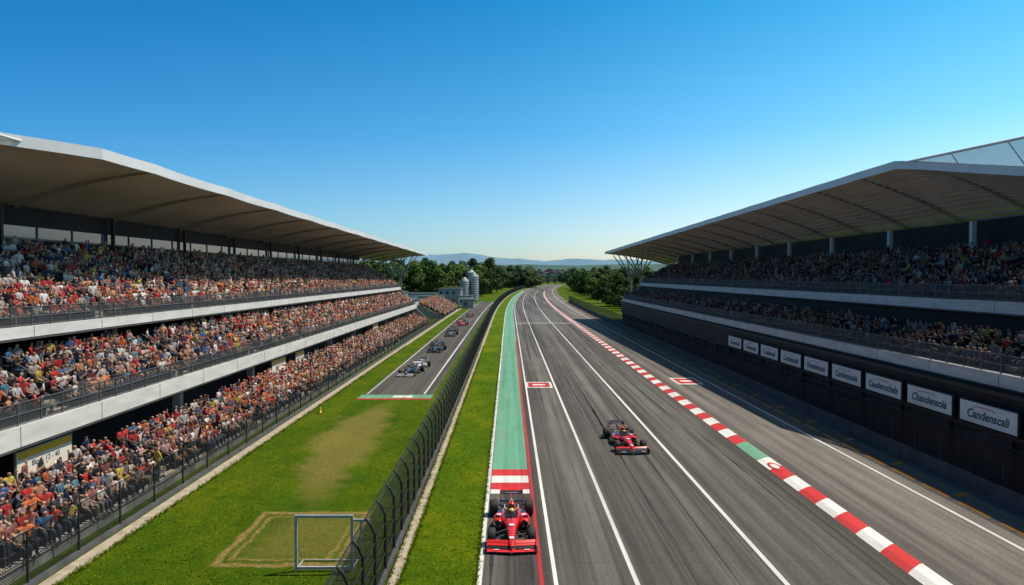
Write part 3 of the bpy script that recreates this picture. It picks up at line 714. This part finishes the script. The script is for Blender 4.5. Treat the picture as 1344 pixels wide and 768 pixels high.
# ---------------------------------------------------------------- far buildings
m_silo=M('silo_metal',(.34,.35,.35),.5,.15,.8,metal=.1); m_bldg=M('building_grey',(.30,.30,.29),.8,.15,.5); m_bldgw=M('building_white',(.6,.6,.58),.7,.1,.5); m_rooft=M('roof_tile',(.25,.10,.07),.8,.2,1)
def silo(x,y,r,h):
    e=empty('storage_silo',(x,y,0)); b=B(); pr=[(0,r)]
    for k in range(int(h)): pr+=[(k+.9,r),(k+.94,r*1.03),(k+1.0,r)]
    pr+=[(h,r),(h+.9,r*.35),(h+1.3,r*.3),(h+1.3,.001)]
    b.lathe(pr,(0,0,0),20,0,'Z'); b.tube((r+.2,0,0),(r+.2,0,h),.06,.06,5,1); b.tube((r+.2,.5,0),(r+.2,.5,h),.06,.06,5,1)
    for z in np.arange(.5,h,.8): b.tube((r+.2,0,z),(r+.2,.5,z),.04,.04,4,1)
    b.obj('shell',[m_silo,m_rail],e)
silo(-19.5,300,2.0,9.5); silo(-15.4,302,2.0,11.5); silo(-17.0,309,1.8,13)
def building(x,y,w,d,h,mat,name='low_building',pitch=0):
    e=empty(name,(x,y,0)); b=B(); b.box(-w/2,w/2,-d/2,d/2,0,h,0)
    if pitch: b.prism([(-w/2-.4,h+.003),(w/2+.4,h+.003),(0,h+pitch)],-d/2-.4,d/2+.4,1)
    else: b.box(-w/2-.3,w/2+.3,-d/2-.3,d/2+.3,h+.003,h+.4,1)
    fl=max(1,int(h//3))
    for f in range(fl):
        for i in range(max(1,int(w//2.5))):
            xx=-w/2+1.2+i*2.5
            if xx+.6<w/2: b.box(xx-.6,xx+.6,-d/2-.03,-d/2+.05,f*3+1,f*3+2.3,2)
        for i in range(max(1,int(d//3))):
            yy=-d/2+1.5+i*3
            for sx in(-1,1): b.box(sx*w/2-.03,sx*w/2+.03,yy-.6,yy+.6,f*3+1,f*3+2.3,2)
    b.obj('walls_roof_windows',[mat,m_rooft if pitch else m_rail,m_glass],e)
building(-24,282,9,14,6,m_bldg); building(-34,262,12,12,4.5,m_bldgw); building(-17,268,5,10,3.4,m_bldgw); building(-44,244,14,10,5.5,m_bldg)
building(-14.5,245,4,9,2.8,m_bldg); building(-27,240,8,8,4.0,m_bldgw,pitch=0); building(-31,205,6,14,4.2,m_bldgw); building(-33,183,7,10,5.0,m_bldg)
e=empty('bleacher_stand'); pos=[]; b=B()
for i in range(9):
    b.box(-18-i*.8,-17.2-i*.8,182,232,0,.5+i*.4,0)
    for y in np.arange(182.5,231.5,.55):
        if rng.random()<.9: pos.append((-17.6-i*.8,y,.5+i*.4))
b.obj('steps',[m_conc],e); crowd('spectator_crowd',pos,-1)

# ---------------------------------------------------------------- trees
ml,tt,pp,oo=nt('foliage'); at=N(tt,'ShaderNodeAttribute'); at.attribute_name='Col'
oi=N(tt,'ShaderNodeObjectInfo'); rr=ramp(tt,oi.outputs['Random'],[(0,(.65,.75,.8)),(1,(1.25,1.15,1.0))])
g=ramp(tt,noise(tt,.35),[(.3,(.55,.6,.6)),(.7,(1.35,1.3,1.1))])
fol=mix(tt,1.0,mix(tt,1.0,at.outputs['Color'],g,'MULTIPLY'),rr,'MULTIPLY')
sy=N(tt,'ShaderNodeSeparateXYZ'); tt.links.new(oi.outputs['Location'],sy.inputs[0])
mr=N(tt,'ShaderNodeMapRange'); tt.links.new(sy.outputs['Y'],mr.inputs[0]); mr.inputs[1].default_value=300; mr.inputs[2].default_value=2200; mr.inputs[3].default_value=.0; mr.inputs[4].default_value=.6  # distance haze painted into leaf colour, stronger for farther trees
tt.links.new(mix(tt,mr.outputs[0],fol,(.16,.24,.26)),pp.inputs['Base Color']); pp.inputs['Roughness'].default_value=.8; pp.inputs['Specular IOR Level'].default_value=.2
m_bark=M('bark',(.08,.06,.045),.9,.3,3)
def treemesh(seed,h,w,nl,leaf,col):
    r=random.Random(seed); b=B()
    b.tube((0,0,0),(0,0,h*.5),h*.022,h*.012,7,1)
    blobs=[]
    for k in range(15):
        f=r.random(); z=h*(.20+.66*f); q=w*.5*math.sin(math.pi*(.22+.72*f))*r.uniform(.25,.95); a=r.uniform(0,6.28)
        c=(q*math.cos(a),q*math.sin(a),z); blobs.append((c,r.uniform(.15,.25)*w,r.uniform(.5,1.35)))
        b.tube((0,0,max(h*.12,z-h*.18)),c,h*.008,h*.003,5,1)
    blobs.append(((0,0,h*.9),.15*w,1.2))
    cols=[(0,0,0,1)]*len(b.v)
    for i in range(nl):
        c,rad,br=r.choice(blobs)
        d=Vector((r.gauss(0,1),r.gauss(0,1),r.gauss(0,1))).normalized()*rad*(r.random()**.35)
        p=Vector(c)+Vector((d.x,d.y,d.z*.85)); n=(d.normalized()+Vector((r.uniform(-.7,.7),r.uniform(-.7,.7),r.uniform(-.2,.9)))).normalized()
        a=n.orthogonal().normalized(); cc=n.cross(a); s=leaf*r.uniform(.5,1.2)
        b.add([p+a*s,p+cc*s*.8,p-a*s,p-cc*s*.8],[(0,1,2,3)],0)
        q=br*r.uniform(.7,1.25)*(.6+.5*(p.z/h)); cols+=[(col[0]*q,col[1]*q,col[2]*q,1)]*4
    me=bpy.data.meshes.new('tree'); me.from_pydata(b.v,[],b.f); me.materials.append(ml); me.materials.append(m_bark)
    me.polygons.foreach_set('material_index',b.m); ca=me.color_attributes.new('Col','FLOAT_COLOR','POINT'); ca.data.foreach_set('color',np.array(cols,dtype=np.float32).ravel()); me.update()
    return me
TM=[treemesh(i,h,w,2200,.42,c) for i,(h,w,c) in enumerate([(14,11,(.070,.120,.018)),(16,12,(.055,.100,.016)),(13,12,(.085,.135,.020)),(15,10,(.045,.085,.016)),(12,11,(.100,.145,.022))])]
def tree(x,y,sc_,parent=None,name='tree'):
    o=bpy.data.objects.new(name,random.choice(TM)); sc.collection.objects.link(o); o.location=(x,y,-.2); o.rotation_euler=(0,0,random.uniform(0,6.28)); s=sc_*random.uniform(.8,1.15); o.scale=(s,s,s*random.uniform(.9,1.1))
    if parent:o.parent=parent
for x,y,s in [(-38,205,1),(-46,212,1.05),(-54,220,1.1),(-40,225,.9),(-31,300,1.05),(-27,318,1.1),(38,200,.75),(43,208,.9),(38,224,.7),(49,215,.95),(37,250,.6),(42,240,.9)]: tree(x,y,s)
f1=empty('tree_line')
for i in range(60):
    y=random.uniform(250,330); tree(random.uniform(-.34*y-10,-50),y,1.05,f1,'tree_instance')
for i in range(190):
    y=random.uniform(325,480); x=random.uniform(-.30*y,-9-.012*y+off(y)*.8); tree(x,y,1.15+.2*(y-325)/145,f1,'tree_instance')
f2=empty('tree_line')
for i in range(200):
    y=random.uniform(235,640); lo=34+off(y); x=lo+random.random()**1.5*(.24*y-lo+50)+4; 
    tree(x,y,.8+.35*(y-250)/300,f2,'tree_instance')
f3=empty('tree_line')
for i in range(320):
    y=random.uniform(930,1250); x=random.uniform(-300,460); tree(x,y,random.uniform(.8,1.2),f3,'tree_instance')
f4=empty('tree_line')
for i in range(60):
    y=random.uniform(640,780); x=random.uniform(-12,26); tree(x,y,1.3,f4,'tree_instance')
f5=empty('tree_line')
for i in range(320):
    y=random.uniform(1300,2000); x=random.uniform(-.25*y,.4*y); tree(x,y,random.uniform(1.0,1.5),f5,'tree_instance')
for i in range(60):
    y=random.uniform(1350,1950); x=random.uniform(-.02*y,.2*y); building(x,y,random.uniform(10,24),random.uniform(9,14),random.uniform(10,18)+ (y-1250)*.016,random.choice([m_bldgw,m_bldg,m_bldgw]),'town_house',random.choice([4,5,6]))
def hills(name,y0,dep,hmax,c1,c2,seed,x0,x1,sc2=.004):
    m,t,p,o=nt(name+'_hazed_cover'); f=noise(t,sc2,detail=10,rough=.8); t.links.new(ramp(t,f,[(.38,c1),(.62,c2)]),p.inputs['Base Color']); p.inputs['Roughness'].default_value=1; p.inputs['Specular IOR Level'].default_value=0  # bluish distance haze is painted into the hill colours
    r=random.Random(seed); ph=[r.uniform(0,6.28) for _ in range(6)]; b=B(); nx,ny=200,14; vs=[]
    for j in range(ny+1):
        for i in range(nx+1):
            x=x0+(x1-x0)*i/nx; v=j/ny
            hh=.62+.2*math.sin(x/900+ph[0])+.13*math.sin(x/370+ph[1])+.06*math.sin(x/150+ph[2]+v*3)+.03*math.sin(x/60+ph[3]+v*5)+.012*math.sin(x/21+v*9)
            vs.append((x,y0+dep*v,-1+hmax*hh*math.sin(math.pi*min(1,v*.9+.0))))
    fs=[(j*(nx+1)+i,j*(nx+1)+i+1,(j+1)*(nx+1)+i+1,(j+1)*(nx+1)+i) for j in range(ny) for i in range(nx)]
    b.add(vs,fs,0,True); b.obj(name,[m])
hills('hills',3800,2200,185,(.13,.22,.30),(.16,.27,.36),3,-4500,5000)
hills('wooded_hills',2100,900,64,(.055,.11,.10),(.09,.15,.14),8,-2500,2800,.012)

# ---------------------------------------------------------------- light
d=Vector((1,.36,2)).normalized(); el=math.asin(d.z); az=math.atan2(d.x,d.y)
L=bpy.data.lights.new('sun','SUN'); L.energy=5.0; L.angle=R(.5); L.color=(1,.91,.78)
o=bpy.data.objects.new('sun',L); sc.collection.objects.link(o); o.rotation_euler=d.to_track_quat('Z','Y').to_euler()
w=bpy.data.worlds.new('World'); sc.world=w; w.use_nodes=True; t=w.node_tree; bg=t.nodes['Background']
sk=N(t,'ShaderNodeTexSky'); sk.sky_type='NISHITA'; sk.sun_disc=False; sk.sun_elevation=el; sk.sun_rotation=az; sk.air_density=1.0; sk.dust_density=.8; sk.ozone_density=1.5
tc=N(t,'ShaderNodeTexCoord'); sp=N(t,'ShaderNodeSeparateXYZ'); t.links.new(tc.outputs['Generated'],sp.inputs[0])
rz=ramp(t,sp.outputs['Z'],[(0,(1.30,1.18,1.30)),(.08,(.95,1.10,1.28)),(.20,(.42,.98,1.26)),(.40,(.06,.80,1.14)),(.62,(.62,.66,.62))])
xx=mth(t,'ADD',mth(t,'MULTIPLY',sp.outputs['X'],.8),.5)
rx=ramp(t,xx,[(0,(.22,.52,.70)),(.5,(.50,.70,.78)),(1,(1,1,.93))])
s2=mix(t,1.0,mix(t,1.0,sk.outputs[0],rz,'MULTIPLY'),rx,'MULTIPLY')
s3=mix(t,1.0,s2,(1.5,1.3,1.18),'MULTIPLY')
t.links.new(s3,bg.inputs['Color']); bg.inputs['Strength'].default_value=.13
sc.view_settings.view_transform='Standard'; sc.view_settings.look='None'; sc.view_settings.exposure=0
# ---------------------------------------------------------------- camera
c=bpy.data.cameras.new('camera'); c.lens=24; c.sensor_width=36; c.clip_end=20000; c.clip_start=.1
o=bpy.data.objects.new('camera',c); sc.collection.objects.link(o); o.location=(0,0,H)
o.rotation_euler=(R(90-1.41),0,R(-.26)); sc.camera=o
